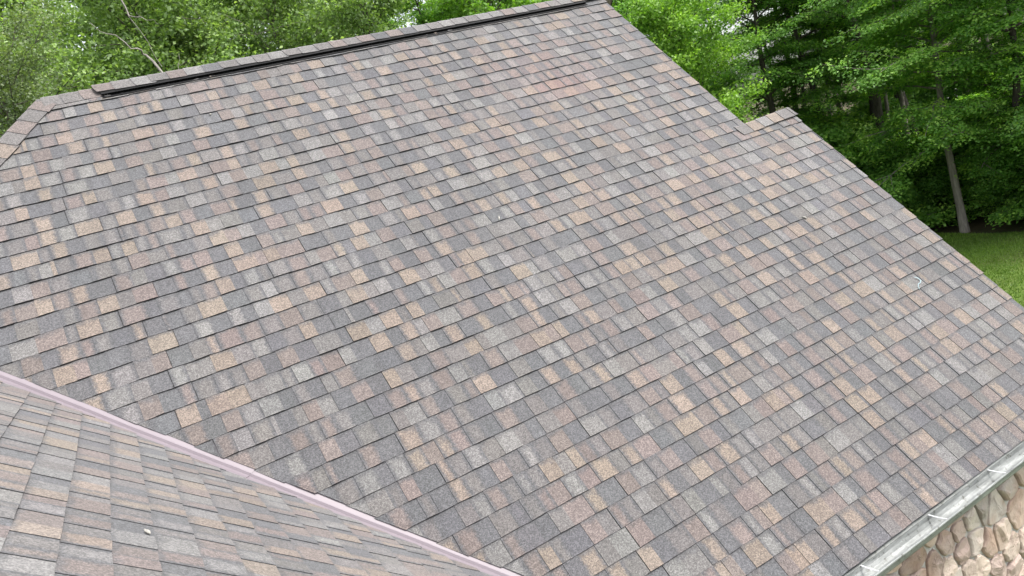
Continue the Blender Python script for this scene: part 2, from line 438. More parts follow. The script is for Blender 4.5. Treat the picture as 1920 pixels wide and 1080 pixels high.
# caps without vent, then over the vent, then right end
VA, VB = .415, 5.27
c1 = cap_run(P1(-.01, VR + .006), P1(VA + .06, VR + .006), N1, N1b, .135, 0, .010, 21)
c2 = cap_run(P1(VA - .04, VR), P1(RAKE1 + .01, VR), N1, N1b, .098, 0, .036, 22)
for M_ in (c2,):
    b0 = len(c1.v); c1.v += M_.v; c1.f += [tuple(i + b0 for i in f) for f in M_.f]; c1.mi += M_.mi; c1.col += M_.col; c1.uv += M_.uv; c1.uv2 += M_.uv2
o = c1.build('ridge_cap', [M_SH, M_ASPH]); part(o, roof); o['label'] = 'grey cap shingles along the top ridge'
hA = P1(xA, vA); hB = P1(-.02, VR)
c = cap_run(hA, hB, N1, nHip, .150, 0, .012, 25)
o = c.build('hip_cap', [M_SH, M_ASPH]); part(o, roof); o['label'] = 'cap shingles down the left hip'
c = cap_run(P2(-2.58, v2hi), P2(4.60 + .6256 * v2hi, v2hi), N2, nHip, .150, 0, .012, 27)
o = c.build('ridge_cap', [M_SH, M_ASPH]); part(o, roof2); o['label'] = 'cap shingles along the ridge of the nearer roof'
# small lower ridge of the extension at the right
def rise(s): return .022 + .05 * (s / .62) ** 1.0 - .05 * math.sin(min(1, s / .62) * math.pi) * .55
c = cap_run(P1(RAKE1 - .14, VSTEP + .008), P1(RAKE2 + .005, VSTEP + .008), N1, N1b, .125, 0, .006, 31, rise=lambda s: .022 * max(0, (s - .1) / .5))
o = c.build('ridge_cap', [M_SH, M_ASPH]); part(o, roof); o['label'] = 'short stepped ridge cap at the right edge'
# hip end slope and extension back slope
d = MB()
AP = P1(-.02, VR, 0); SH = np.array([.75455, 0, .65624]); vL = (PA[0] - AP[0]) / .75455 - 1.9; wH = yR - PA[1]; vP = (PA[0] - AP[0]) / .75455
mq = shingle_field(np.array([AP[0], yR, AP[2]]), np.array([0, -1., 0]), SH, nHip, vL, -.02, lambda v: (-6, 6), [(-1, wH / vP, 0, False), (1, wH / vP, 0, False), (-1, -wH / abs(vP) * 0, -wH - .3, False)], 8)
o = part(mq.build('roof', [M_SH, M_ASPH])); o['label'] = 'hip end slope facing away to the left'
d = MB()
q = [np.array([RAKE1 - .3, yS + .01, zS]), np.array([RAKE2, yS + .01, zS]), np.array([RAKE2, yS + 2.4, zS - 2.4]), np.array([RAKE1 - .3, yS + 2.4, zS - 2.4])]
d.poly(q[::-1], 0, (.15, .14, .14))
o = part(d.build('roof', M_SH)); o['label'] = 'hidden back slope of the small extension'

# ridge vent: base flange, ribbed baffle and top plate under the caps
def vent():
    mb = MB()
    for nn, Of, Uf, Sf, sg in ((N1, O1, U1, S1, 1), (N1b, O1b, U1, S1b, 1)):
        def Q(u, v, n): return Of + Uf * u + Sf * v + nn * n
        def bar(u0, u1, v0, v1, n0, n1):
            P = [Q(u, v, n) for u in (u0, u1) for v in (v0, v1) for n in (n0, n1)]
            for q in ((0, 1, 3, 2), (4, 6, 7, 5), (0, 4, 5, 1), (2, 3, 7, 6), (0, 2, 6, 4), (1, 5, 7, 3)): mb.poly([P[i] for i in q])
        bar(VA, VB, VR - .148, VR - .01, .002, .014)            # flange
        bar(VA, VB, VR - .153, VR - .145, .001, .020)           # upturned outer wall
        bar(VA, VB, VR - .104, VR - .02, .014, .0335)            # body
        n_ = int((VB - VA) / .022)
        for i in range(n_):                                     # louvre ribs
            u = VA + (i + .5) * (VB - VA) / n_
            bar(u - .004, u + .004, VR - .122, VR - .104, .014, .030)
        bar(VA, VB, VR - .123, VR - .02, .0302, .0345)            # top lip
        for u in np.arange(VA + .15, VB, .36):                  # nail bosses
            bar(u - .008, u + .008, VR - .142, VR - .132, .014, .019)
    return mb
o = vent().build('ridge_vent', M_BLACK); part(o, roof); o['label'] = 'black ribbed vent strip under the ridge caps'
# narrow shingle trim strip just below the vent (torn top course edge)
mb = MB(); u = hip_u(5.70) + .12; rg = np.random.default_rng(77)
while u < RAKE1 - .02:
    w = rg.uniform(.08, .25); ue = min(u + w, RAKE1); vv = 5.694 + rg.normal(0, .003)
    mb.poly([P1(u, vv, .0135), P1(ue, vv + .001, .0135), P1(ue, VR - .03, .0075), P1(u, VR - .03, .0075)], 0, tuple(PC[rg.choice([2, 3, 4, 4])] * .95), [(.1, 0)] * 2 + [(.1, .7)] * 2, (.3, 0))
    mb.poly([P1(u, vv, .0135), P1(u, vv, .007), P1(ue, vv + .001, .007), P1(ue, vv + .001, .0135)], 1)
    u = ue
o = mb.build('top_course', [M_SH, M_ASPH]); part(o, roof)

# ------------------------------------------------------------------ valley flashing
rA = np.array([-.7127, 5.2693, -.4217 + G]); rD = np.array([1.9845, -1.6451, -1.7259]); rD /= np.linalg.norm(rD)
w1 = np.cross(N1, rD); w1 = w1 if w1 @ S1 > 0 else -w1
w2 = np.cross(N2, rD); w2 = w2 if w2 @ S2 > 0 else -w2
upv = N1 + N2; upv /= np.linalg.norm(upv)
def flashing(s0, s1, dn):
    mb = MB()
    prof = [w1 * .10 - N1 * .0060, w1 * .040 - N1 * .0020, w1 * .014 + N1 * .003, w1 * .002 + upv * .021, w2 * .0025 + upv * .021, w2 * .016 + N2 * .003, w2 * .055 - N2 * .0060, w2 * .135 - N2 * .0085]
    th = upv * .0009
    ss = np.linspace(s0, s1, 24)
    for a, b in zip(ss[:-1], ss[1:]):
        def o_(s): return rA + rD * s + upv * (dn + .0012 * math.sin(s * 5.1) + .0008 * math.sin(s * 13))
        for i in range(len(prof) - 1):
            A, B = prof[i], prof[i + 1]
            mb.poly([o_(a) + A, o_(b) + A, o_(b) + B, o_(a) + B]); 
            mb.poly([o_(a) + A - th, o_(a) + B - th, o_(b) + B - th, o_(b) + A - th])
    for s in (s0, s1):
        o0 = rA + rD * s + upv * (dn + .0012 * math.sin(s * 5.1) + .0008 * math.sin(s * 13))
        for i in range(len(prof) - 1): mb.poly([o0 + prof[i], o0 + prof[i + 1], o0 + prof[i + 1] - upv * .004, o0 + prof[i] - upv * .004], 1)
    return mb
f1 = part(flashing(-.95, 1.60, .0030).build('valley_flashing', [M_PINK, M_ASPH])); f1['label'] = 'upper length of lilac metal valley flashing, lapping the lower one'
f2 = part(flashing(1.50, 4.35, .0).build('valley_flashing', [M_PINK, M_ASPH])); f2['label'] = 'lower length of lilac metal valley flashing'

# ------------------------------------------------------------------ gutter
GX0, GX1 = x_e + .06, RAKE2 - .03
def gutter():
    mb = MB(); prof = [(2.985, -2.851), (2.950, -2.857)]
    for k in range(9):
        w = math.pi * k / 8; prof.append((2.886 + .064 * math.cos(w) , -2.862 - .060 * math.sin(w)))
    prof += [(2.822, -2.850)]
    bead = [(2.817 + .007 * math.cos(w), -2.844 + .007 * math.sin(w)) for w in np.linspace(0, 2 * math.pi, 9)]
    xs = np.linspace(GX0, GX1, 30)
    def y_(i): return 0
    for a, b in zip(xs[:-1], xs[1:]):
        za = .003 * math.sin(a * 3) + G; zb = .003 * math.sin(b * 3) + G
        for pr, off in ((prof, 0), ([(y + (-.002 if y < 2.93 else .0015), z - .002) for y, z in prof], 1), (bead, 0)):
            for i in range(len(pr) - 1):
                p, q = pr[i], pr[i + 1]
                mb.poly([(a, p[0], p[1] + za), (b, p[0], p[1] + zb), (b, q[0], q[1] + zb), (a, q[0], q[1] + za)])
    for x in (GX0, GX1):
        mb.poly([(x, y, z + G) for y, z in prof])
    for x in (3.35,):                                   # lapped joint between two lengths
        pass
    return mb
gut = part(gutter().build('gutter', M_GUT)); gut['label'] = 'half-round weathered galvanised gutter along the eave'
for x in (2.52, 3.185, 3.85, 4.515, 5.18, 5.84):
    mb = MB(); z = -2.851 + G
    pts = [(2.95, z - .004), (2.90, z - .003), (2.86, z), (2.815, z + .008)]
    for (a, b) in zip(pts[:-1], pts[1:]):
        for (dz, s) in ((0, 1), (-.002, -1)):
            mb.poly([(x - .005, a[0], a[1] + dz), (x + .005, a[0], a[1] + dz), (x + .005, b[0], b[1] + dz), (x - .005, b[0], b[1] + dz)][::s])
        for sx in (-.005, .005):
            mb.poly([(x + sx, a[0], a[1]), (x + sx, b[0], b[1]), (x + sx, b[0], b[1] - .002), (x + sx, a[0], a[1] - .002)])
    o = mb.build('gutter_strap', M_STRAP); part(o, gut)

# fascia, soffit, drip edge, rake boards
mb = MB()
mb.box(((GX0 + GX1) / 2, 2.985, -2.935 + G), (GX1 - GX0, .022, .09))
mb.box(((GX0 + GX1) / 2, 3.03, -2.965 + G), (GX1 - GX0, .10, .012))
part(mb.build('fascia', M_WOOD))
mb = MB()
for (x, va, vb_) in ((RAKE2 - .035, -.03, VSTEP - .02), (RAKE1 - .035, VSTEP + .02, VR - .03)):
    for (A, B) in (((x, va), (x, vb_)),):
        a = P1(x, va, -.012); b = P1(x, vb_, -.012)
        off = np.array([.022, 0, 0]); dn = -N1 * .15
        P = [a, b, b + dn, a + dn]; Q = [p + off for p in P]
        mb.poly(P); mb.poly(Q[::-1])
        for i in range(4): j = (i + 1) % 4; mb.poly([P[i], Q[i], Q[j], P[j]])
part(mb.build('rake_board', M_WOOD))

# ------------------------------------------------------------------ stone wall
def stone_wall(x0, x1, z0, z1, y):
    rg = np.random.default_rng(9); mb = MB(); pts = []
    tries = 0
    while tries < 9000:
        tries += 1
        p = np.array([rg.uniform(x0 - .2, x1 + .2), rg.uniform(z0 - .2, z1 + .2)])
        rad = rg.choice([.095, .145, .185], p=[.28, .42, .30])
        if all(np.hypot((p[0] - q[0]) * 1.12, (p[1] - q[1]) * .86) > (rad + q[2]) * .62 for q in pts): pts.append((p[0], p[1], rad))
    C = np.array(pts)
    tones = [(.37, .295, .25), (.40, .335, .285), (.33, .265, .235), (.42, .375, .335), (.35, .315, .29), (.38, .27, .24), (.31, .245, .215)]
    tp = np.array([.26, .22, .16, .13, .10, .08, .05]); tp /= tp.sum()
    for i, (cx, cz, rad) in enumerate(pts):
        poly = [(cx - .45, cz - .45), (cx + .45, cz - .45), (cx + .45, cz + .45), (cx - .45, cz + .45)]
        dd = np.hypot(C[:, 0] - cx, C[:, 1] - cz)
        for j in np.argsort(dd)[1:26]:
            a, b = cx - C[j, 0], cz - C[j, 1]; L = math.hypot(a, b); a /= L; b /= L
            t = .5 + .18 * (rad - C[j, 2]) / (rad + C[j, 2])
            mx = cx + (C[j, 0] - cx) * t + a * .009; mz = cz + (C[j, 1] - cz) * t + b * .009
            poly = clip(poly, a, b, a * mx + b * mz)
            if len(poly) < 3: break
        if len(poly) < 3: continue
        poly = clip(poly, 1, 0, x0); poly = clip(poly, -1, 0, -x1) if len(poly) > 2 else poly
        poly = clip(poly, 0, 1, z0) if len(poly) > 2 else poly; poly = clip(poly, 0, -1, -z1) if len(poly) > 2 else poly
        if len(poly) < 3: continue
        P = np.array(poly)
        # cut corners, then subdivide and jitter the outline
        Q = []
        for k in range(len(P)):
            p, q = P[k], P[(k + 1) % len(P)]; Q += [p + (q - p) * .16, p + (q - p) * .5, p + (q - p) * .84]
        Q = np.array(Q); cen = Q.mean(0)
        Q = Q + rg.normal(0, .0045, Q.shape)
        n = len(Q); depth = rg.uniform(.032, .052); tilt = rg.normal(0, .16, 2)
        col = tuple(np.array(tones[rg.choice(len(tones), p=tp)]) * rg.uniform(.85, 1.15))
        rings = []
        planes = [(rg.uniform(.85, 1.0), *rg.normal(0, .10, 2))] + [(rg.uniform(.95, 1.25), *rg.normal(0, .30, 2)) for _ in range(3)]
        def hgt(p):
            return min(a_ * depth + b_ * (p[0] - cen[0]) + c_ * (p[1] - cen[1]) for a_, b_, c_ in planes)
        for f, h in ((1.0, -1), (.985, .42), (.93, .80), (.82, 1), (.62, 1), (.40, 1), (.18, 1)):
            ring = []
            for k in range(n):
                p = cen + (Q[k] - cen) * f
                hh = -.002 if h < 0 else max(.018 if f > .95 else .024, hgt(p) * h + rg.normal(0, .0016))
                ring.append((p[0], y - hh, p[1]))
            rings.append(ring)
        for a, b in zip(rings[:-1], rings[1:]):
            for k in range(n):
                k2 = (k + 1) % n; mb.poly([a[k], a[k2], b[k2], b[k]], 0, col)
        c = (cen[0], y - max(.024, hgt(cen)), cen[1])
        for k in range(n): mb.poly([rings[-1][k], rings[-1][(k + 1) % n], c], 0, col)
    mb.poly([(x0, y - .005, z0), (x1, y - .005, z0), (x1, y - .005, z1), (x0, y - .005, z1)], 1)
    mb.box(((x0 + x1) / 2, y + .1, (z0 + z1) / 2), (x1 - x0, .2, z1 - z0 + .0), 1)
    return mb
sw = part(stone_wall(x_e + .05, RAKE2 - .30, 0, -2.98 + G, 3.085).build('wall', [M_STONE, M_MORTAR])); sw['label'] = 'tan field stone wall set in grey mortar below the gutter'
# remaining walls, plain siding
mb = MB()
XR = RAKE2 - .32
yb = yB - .12
mb.poly([(XR, 3.28, 0), (XR, yS + (zS - zE) - .0, 0), (XR, yS + (zS - zE), zE - .1), (XR, yS, zS - .15), (XR, 3.28, zE + .05)])
mb.box((XR - .12, (3.3 + yb) / 2, 1.6), (.2, yb - 3.3, 3.2))
mb.poly([(RAKE1 - .25, 3.5, zE), (RAKE1 - .25, yb, zE), (RAKE1 - .25, yb, 3.2), (RAKE1 - .25, 3.5, 3.2)])
mb.poly([(RAKE1 - .25, 3.3, zE), (RAKE1 - .25, yB - .1, zE), (RAKE1 - .25, yR, zR - .15)])
mb.box(((RAKE1 - 4.5) / 2, yb, 1.7), (RAKE1 + 4.3, .2, 3.4))
mb.box((x_e - .2, .3, 1.7), (.2, 5.3, 3.4))
mb.box((2 * xA - x_e + .2, 2.8, 1.7), (.2, 10.6, 3.4))
mb.box((xA, -2.35, 1.7), (2 * (x_e - xA) - .5, .2, 3.4))
o = part(mb.build('wall', M_WALL)); o['label'] = 'plain siding walls on the hidden sides of the house'

# ------------------------------------------------------------------ marks and litter on the roof
mb = MB()
tr = [P1(*q, .0125) for q in ((5.500, 1.372), (5.525, 1.345), (5.522, 1.318), (5.500, 1.305), (5.468, 1.302), (5.445, 1.285), (5.432, 1.262))]
wd = [.003, .006, .007, .004, .004, .004, .003]
mb.tube([p for p in tr], wd, 6)
vv = np.array(mb.v); vv = vv - np.outer((vv - P1(0, 0, .0125)) @ N1 * .7, N1); mb.v = [tuple(q) for q in vv]
o = mb.build('sealant_smear', M_SMEAR); part(o, roof); o['label'] = 'pale blue white squiggle of sealant on the shingles'

def husk(u, v, ln, ang, label, P=P1, nn=.013):
    o = MB(); a = np.array([math.cos(ang), math.sin(ang)]) * ln / 2
    pts = [P(u + a[0] * k, v + a[1] * k, nn + .002 * (1 - k * k) + (.004 if k > .5 else 0)) for k in (-1, -.5, 0, .5, 1)]
    c = pts[2]; o.tube([p - c for p in pts], [.002, .006, .007, .005, .002], 7)
    b = o.build('seed_husk', M_SEED); b.location = c
    tag(b, label, 'seed husk', 'pale seed husks lying on the roofs')
husk(2.68, 3.297, .040, 1.1, 'pale seed husk lying near the middle of the main roof')
husk(5.12, 2.27, .050, 2.2, 'thin curled pale husk on the main roof toward the right edge')
husk(1.108, 5.238, .018, .4, 'tiny white husk on the main roof, high up near the left end of the vent')
husk(2.85401931311145, 0.22952650873721855, .030, .8, 'small pale husk on the nearer roof at lower left', P2, .012)

# ------------------------------------------------------------------ ground
def sheet(name, x0, x1, y0, y1, z, material, n=1, f=None):
    xs = np.linspace(x0, x1, n + 1); ys = np.linspace(y0, y1, n + 1); v = [(x, y, z + (f(x, y) if f else 0)) for y in ys for x in xs]
    fc = [(j * (n + 1) + i, j * (n + 1) + i + 1, (j + 1) * (n + 1) + i + 1, (j + 1) * (n + 1) + i) for j in range(n) for i in range(n)]
    me = bpy.data.meshes.new(name); me.from_pydata(v, [], fc); me.materials.append(material); me.update()
    return tag(link(name, me), kind='structure')
def ground_mat(name, a, b_, c_, sc):
    q, t, b = mat(name); tc = N(t, 'ShaderNodeTexCoord')
    n = N(t, 'ShaderNodeTexNoise', Scale=sc, Detail=9.0, Roughness=.65); t.links.new(tc.outputs['Object'], n.inputs['Vector'])
    n2 = N(t, 'ShaderNodeTexNoise', Scale=.55, Detail=3.0); t.links.new(tc.outputs['Object'], n2.inputs['Vector'])
    r = ramp(t, n.outputs[0], [(.3, a), (.7, b_)]); m2 = ramp(t, n2.outputs[0], [(.42, (0, 0, 0)), (.7, (.8, .8, .8))])
    t.links.new(mixc(t, m2.outputs[0], r.outputs[0], c_), b.inputs['Base Color']); b.inputs['Roughness'].default_value = .95; b.inputs['Specular IOR Level'].default_value = .1
    bp = N(t, 'ShaderNodeBump', Strength=.6, Distance=.05); t.links.new(n.outputs[0], bp.inputs['Height']); t.links.new(bp.outputs[0], b.inputs['Normal'])
    return q
M_LITTER = ground_mat('leaf_litter', (.035, .028, .018), (.085, .065, .04), (.03, .045, .015), 3)
M_LAWN = ground_mat('lawn_turf', (.055, .10, .016), (.095, .165, .025), (.10, .11, .04), 5)
M_GRAVEL = plain('pale_gravel', (.42, .41, .39), .9, noise=.15, scale=20)
sheet('ground', -500, 500, -500, 500, 0, M_LITTER)
# lawn with a curved edge along the wood
lawn_edge = [(-14, 24), (0, 24.5), (10, 23.5), (16, 21.5), (20.5, 18.8), (24.3, 16.2), (23.9, 14.0), (24.2, 11.5), (26, 7), (28, 0), (30, -30)]
me = bpy.data.meshes.new('lawn'); 
pts = [(x, y, .004) for x, y in lawn_edge] + [(-30, -30, .004), (-30, 22, .004)]
me.from_pydata(pts, [], [tuple(range(len(pts)))[::-1]]); me.materials.append(M_LAWN); me.update()
tag(link('lawn', me), kind='structure')
me = bpy.data.meshes.new('gravel_lane'); me.from_pydata([(62, 30, .004), (120, 20, .004), (125, 60, .004), (70, 62, .004), (40, 100, .004), (35, 96, .004)], [], [(0, 1, 2, 3, 4, 5)]); me.materials.append(M_GRAVEL); me.update()
tag(link('gravel_lane', me), kind='structure')

def inside(px, py, poly):
    c = np.zeros(len(px), bool); n = len(poly)
    for i in range(n):
        x1, y1 = poly[i]; x2, y2 = poly[(i + 1) % n]
        if y1 == y2: continue
        k = ((y1 > py) != (y2 > py)) & (px < (x2 - x1) * (py - y1) / (y2 - y1) + x1); c ^= k
    return c
def fast_mesh(name, V, F, material, tint=None):
    me = bpy.data.meshes.new(name); nf, k = F.shape
    me.vertices.add(len(V)); me.vertices.foreach_set('co', V.astype(np.float32).ravel())
    me.loops.add(nf * k); me.loops.foreach_set('vertex_index', F.astype(np.int32).ravel())
    me.polygons.add(nf); me.polygons.foreach_set('loop_start', (np.arange(nf) * k).astype(np.int32))
    try: me.polygons.foreach_set('loop_total', np.full(nf, k, np.int32))
    except Exception: pass
    me.materials.append(material)
    if tint is not None:
        a = me.attributes.new('tint', 'FLOAT', 'FACE'); a.data.foreach_set('value', tint.astype(np.float32))
    me.update(calc_edges=True); return me
# grass blades on the stretch of lawn in view
n = 150000
gx = rng.uniform(14, 27, n); gy_ = rng.uniform(5, 19, n)
ok = inside(gx, gy_, lawn_edge + [(-30, -30), (-30, 22)]); gx, gy_ = gx[ok], gy_[ok]; n = len(gx)
a = rng.uniform(0, 2 * np.pi, n); h = rng.uniform(.03, .075, n); w = .010
dx, dy = np.cos(a) * w, np.sin(a) * w; lx, ly = rng.normal(0, .025, n), rng.normal(0, .025, n)
V = np.stack([np.stack([gx - dx, gy_ - dy, np.zeros(n)], 1), np.stack([gx + dx, gy_ + dy, np.zeros(n)], 1), np.stack([gx + lx, gy_ + ly, h], 1)], 1).reshape(-1, 3)
M_GRASS = leaf_mat('grass_blade', (.060, .115, .013), (.105, .195, .022), (.17, .28, .038), .3)
tg = np.clip(.5 + .5 * np.sin(gx * 1.3 + 2 * np.sin(gy_ * .9)) * .5 + rng.normal(0, .2, n), 0, 1)
o = link('grass', fast_mesh('grass', V, np.arange(n * 3).reshape(-1, 3), M_GRASS, tg)); tag(o, 'short green lawn grass between the house and the wood', 'grass', kind='stuff')

# ------------------------------------------------------------------ trees
def leaves(cen, nrm, size, tint, rg, jitter=.45):
    """quad leaves, folded a little along the rib"""
    n = len(cen)
    nn = nrm + rg.normal(0, jitter, (n, 3)); nn /= np.linalg.norm(nn, axis=1)[:, None]
    t = np.cross(nn, rg.normal(0, 1, (n, 3))); t /= np.linalg.norm(t, axis=1)[:, None]
    b = np.cross(nn, t); s = size[:, None]
    P = [cen - t * s * .55, cen + b * s * .36 + t * s * .05 + nn * s * .07, cen + t * s * .55, cen - b * s * .36 + t * s * .05 + nn * s * .07]
    V = np.stack(P, 1).reshape(-1, 3); return V

def limb_path(rg, start, az, rise, ln, droop, seg=6, wob=.12):
    pts = [np.array(start, float)]; d_ = np.array([math.cos(az) * math.cos(rise), math.sin(az) * math.cos(rise), math.sin(rise)])
    for k in range(seg):
        d_ = d_ + rg.normal(0, wob, 3); d_[2] -= droop / seg; d_ /= np.linalg.norm(d_); pts.append(pts[-1] + d_ * ln / seg)
    return pts

def make_tree(kind, seed, H=14.0, r0=.17, base=2.8, spread=3.4, nl=46, leaf=.092, lean=0., per=92, spray=.60):
    rg = np.random.default_rng(seed); wood = MB(); C = []; Nn = []; T = []
    tp = [np.array([0, 0, -.15])]; d_ = np.array([lean, 0, 1.])
    seg = 12
    for k in range(seg):
        d_ = d_ + np.array([rg.normal(0, .05), rg.normal(0, .05), 0]); d_[:2] *= .9; d_[:2] += np.array([lean, 0]) * .1; q = d_ / np.linalg.norm(d_); tp.append(tp[-1] + q * H * .93 / seg)
    tr = [r0 * (1.25 if k == 0 else 1) * (1 - .88 * (k / seg) ** 1.1) for k in range(seg + 1)]
    wood.tube(tp, tr, 10)
    tp = np.array(tp)
    def trunk_at(z):
        i = np.searchsorted(tp[:, 2], z) - 1; i = max(0, min(i, seg - 1)); f = (z - tp[i, 2]) / (tp[i + 1, 2] - tp[i, 2]); return tp[i] + (tp[i + 1] - tp[i]) * f
    for l in range(nl):
        f = (l + rg.random()) / nl; z = base + (H * .92 - base) * f
        az = l * 2.399 + rg.normal(0, .5)
        if kind == 'layer':
            ln = spread * (.55 + .45 * math.sin(math.pi * min(1, f * .9 + .12))) * rg.uniform(.65, 1.15) * (1 - .35 * f); ri = .15 + .6 * f + rg.normal(0, .12); dr = .5
        else:
            ln = spread * math.sqrt(max(.05, 1 - (1.7 * f - .75) ** 2 * .8)) * rg.uniform(.6, 1.15); ri = .45 + .5 * f + rg.normal(0, .15); dr = .35
        p = limb_path(rg, trunk_at(z), az, ri, ln, dr)
        rl = max(.018, r0 * .34 * (1 - .6 * f)); wood.tube(p, [rl * (1 - .85 * k / 6) for k in range(7)], 5, cap=False)
        p = np.array(p); subs = [(p, 1.)]
        for s_ in range(4):
            k = rg.integers(1, 6); a2 = az + rg.choice([-1, 1]) * rg.uniform(.5, 1.2)
            sp = limb_path(rg, p[k], a2, ri * .5 + rg.normal(0, .15), ln * rg.uniform(.3, .55), dr * .6, 4); wood.tube(sp, [rl * .4 * (1 - .8 * j / 4) for j in range(5)], 4, cap=False)
            subs.append((np.array(sp), .7))
        for sp, wt in subs:
            m_ = max(2, int((5 if wt == 1. else 3)))
            for j in range(m_):
                g_ = .35 + .65 * (j + rg.random() * .8) / m_; g_ = min(g_, 1); idx = g_ * (len(sp) - 1); i0 = min(int(idx), len(sp) - 2); c = sp[i0] + (sp[i0 + 1] - sp[i0]) * (idx - i0)
                nlv = int(per * rg.uniform(.5, 1.3)); tone = rg.normal(.42, .24)
                if kind == 'layer':
                    rr_ = np.sqrt(rg.random(nlv)) * spray * rg.uniform(.6, 1.2); an = rg.uniform(0, 2 * np.pi, nlv)
                    off = np.stack([np.cos(an) * rr_, np.sin(an) * rr_, rg.normal(0, .055, nlv) - rr_ ** 2 * .28], 1)
                    out = np.array([math.cos(az), math.sin(az), 0]); off[:, 2] -= (off @ out) * .22
                    nr = np.array([0, 0, 1.]) + out * .35 + off * np.array([.4, .4, 0])
                else:
                    off = rg.normal(0, spray * .42, (nlv, 3)); off[:, 2] *= .75; nr = np.array([0, 0, .8]) + off * 1.0
                C.append(c + off); Nn.append(np.broadcast_to(nr, (nlv, 3))); T.append(np.clip(tone + rg.normal(0, .13, nlv) + off[:, 2] * .35, 0, 1))  # leaves higher in a spray tinted lighter, top light painted in
    C = np.concatenate(C); Nn = np.concatenate(Nn); T = np.concatenate(T)
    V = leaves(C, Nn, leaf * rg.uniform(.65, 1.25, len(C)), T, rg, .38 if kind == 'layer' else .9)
    F = np.arange(len(C) * 4).reshape(-1, 4)
    return wood, V, F, T

PROTO = {}
def proto(key, kind, seed, leafmat, barkmat, **kw):
    wood, V, F, T = make_tree(kind, seed, **kw)
    wm = bpy.data.meshes.new('trunk'); wm.from_pydata(wood.v, [], wood.f); wm.materials.append(barkmat); wm.polygons.foreach_set('use_smooth', [True] * len(wood.f)); wm.update()
    PROTO[key] = (wm, fast_mesh('crown', V, F, leafmat, T))
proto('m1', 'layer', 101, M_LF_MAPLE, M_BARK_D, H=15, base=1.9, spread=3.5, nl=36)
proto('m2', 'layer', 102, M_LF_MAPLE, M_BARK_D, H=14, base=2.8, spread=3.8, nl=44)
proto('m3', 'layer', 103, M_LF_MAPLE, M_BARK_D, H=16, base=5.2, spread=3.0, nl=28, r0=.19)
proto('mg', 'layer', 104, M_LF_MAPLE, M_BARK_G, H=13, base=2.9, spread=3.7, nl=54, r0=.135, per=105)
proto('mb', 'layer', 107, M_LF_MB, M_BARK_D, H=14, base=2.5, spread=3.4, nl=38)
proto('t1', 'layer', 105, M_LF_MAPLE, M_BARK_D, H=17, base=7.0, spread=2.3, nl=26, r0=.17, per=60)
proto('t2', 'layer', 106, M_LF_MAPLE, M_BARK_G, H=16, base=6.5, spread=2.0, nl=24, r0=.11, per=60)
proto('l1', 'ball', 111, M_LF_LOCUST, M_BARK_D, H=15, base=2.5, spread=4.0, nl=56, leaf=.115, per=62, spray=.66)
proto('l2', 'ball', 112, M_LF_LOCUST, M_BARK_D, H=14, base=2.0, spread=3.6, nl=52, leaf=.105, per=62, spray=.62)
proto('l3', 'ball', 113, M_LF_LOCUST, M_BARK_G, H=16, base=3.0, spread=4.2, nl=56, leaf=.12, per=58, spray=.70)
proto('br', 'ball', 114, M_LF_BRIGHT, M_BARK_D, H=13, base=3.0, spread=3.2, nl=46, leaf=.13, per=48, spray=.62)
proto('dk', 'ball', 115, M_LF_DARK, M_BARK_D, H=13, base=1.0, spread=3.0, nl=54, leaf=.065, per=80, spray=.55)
proto('s1', 'layer', 121, M_LF_MAPLE, M_BARK_D, H=3.0, base=.3, spread=2.2, nl=26, r0=.04, per=62, spray=.5)
proto('s2', 'layer', 122, M_LF_MAPLE, M_BARK_D, H=2.2, base=.2, spread=1.7, nl=22, r0=.03, per=62, spray=.45)

def tree(key, az, dist, label, cat='tree', name='tree', scale=1., rot=None, group=None, sz=None, leanx=0, leany=0):
    a = math.radians(az); o = empty(name, (math.sin(a) * dist, math.cos(a) * dist, 0))
    o.rotation_euler = (leanx, leany, rot if rot is not None else (az * 7.3 + dist) % 6.28); s = scale; o.scale = (s, s, s * (sz or 1))
    wm, cm = PROTO[key]
    link('trunk', wm, o); link('crown', cm, o)
    tag(o, label, cat, group); return o

RW = 'trees along the wood edge at the right'; BW = 'trees deeper in the right-hand wood'; LW = 'trees rising behind the long ridge'
# right-hand edge of the wood, nearest row
for (key, az, di, sc, lab) in [
    ('mg', 58.05, 28.6, 1.0, 'layered maple with pale grey trunk rising from the lawn edge'),
    ('m2', 61.8, 28.8, .90, 'leafy tree at the far right edge of the wood, right of the pale trunk'),
    ('m1', 65.5, 27.5, 1.0, 'outermost tree of the right wood, cut by the picture edge'),
    ('m3', 53.9, 32.5, 1.0, 'tall tree with dark bole left of the pale trunk, above the lower roof edge'),
    ('m3', 50.4, 33.0, .95, 'spreading tree directly above the short stepped ridge'),
    ('mb', 47.6, 31.5, 1.02, 'leafy tree behind the notch where the roof edge steps'),
    ('br', 43.6, 27.0, .80, 'bright young-leaved tree just right of the high roof corner'),
    ('mb', 40.8, 31.0, 1.0, 'tree standing behind the peak of the right roof edge'),
]: tree(key, az, di, lab, group=RW, scale=sc)
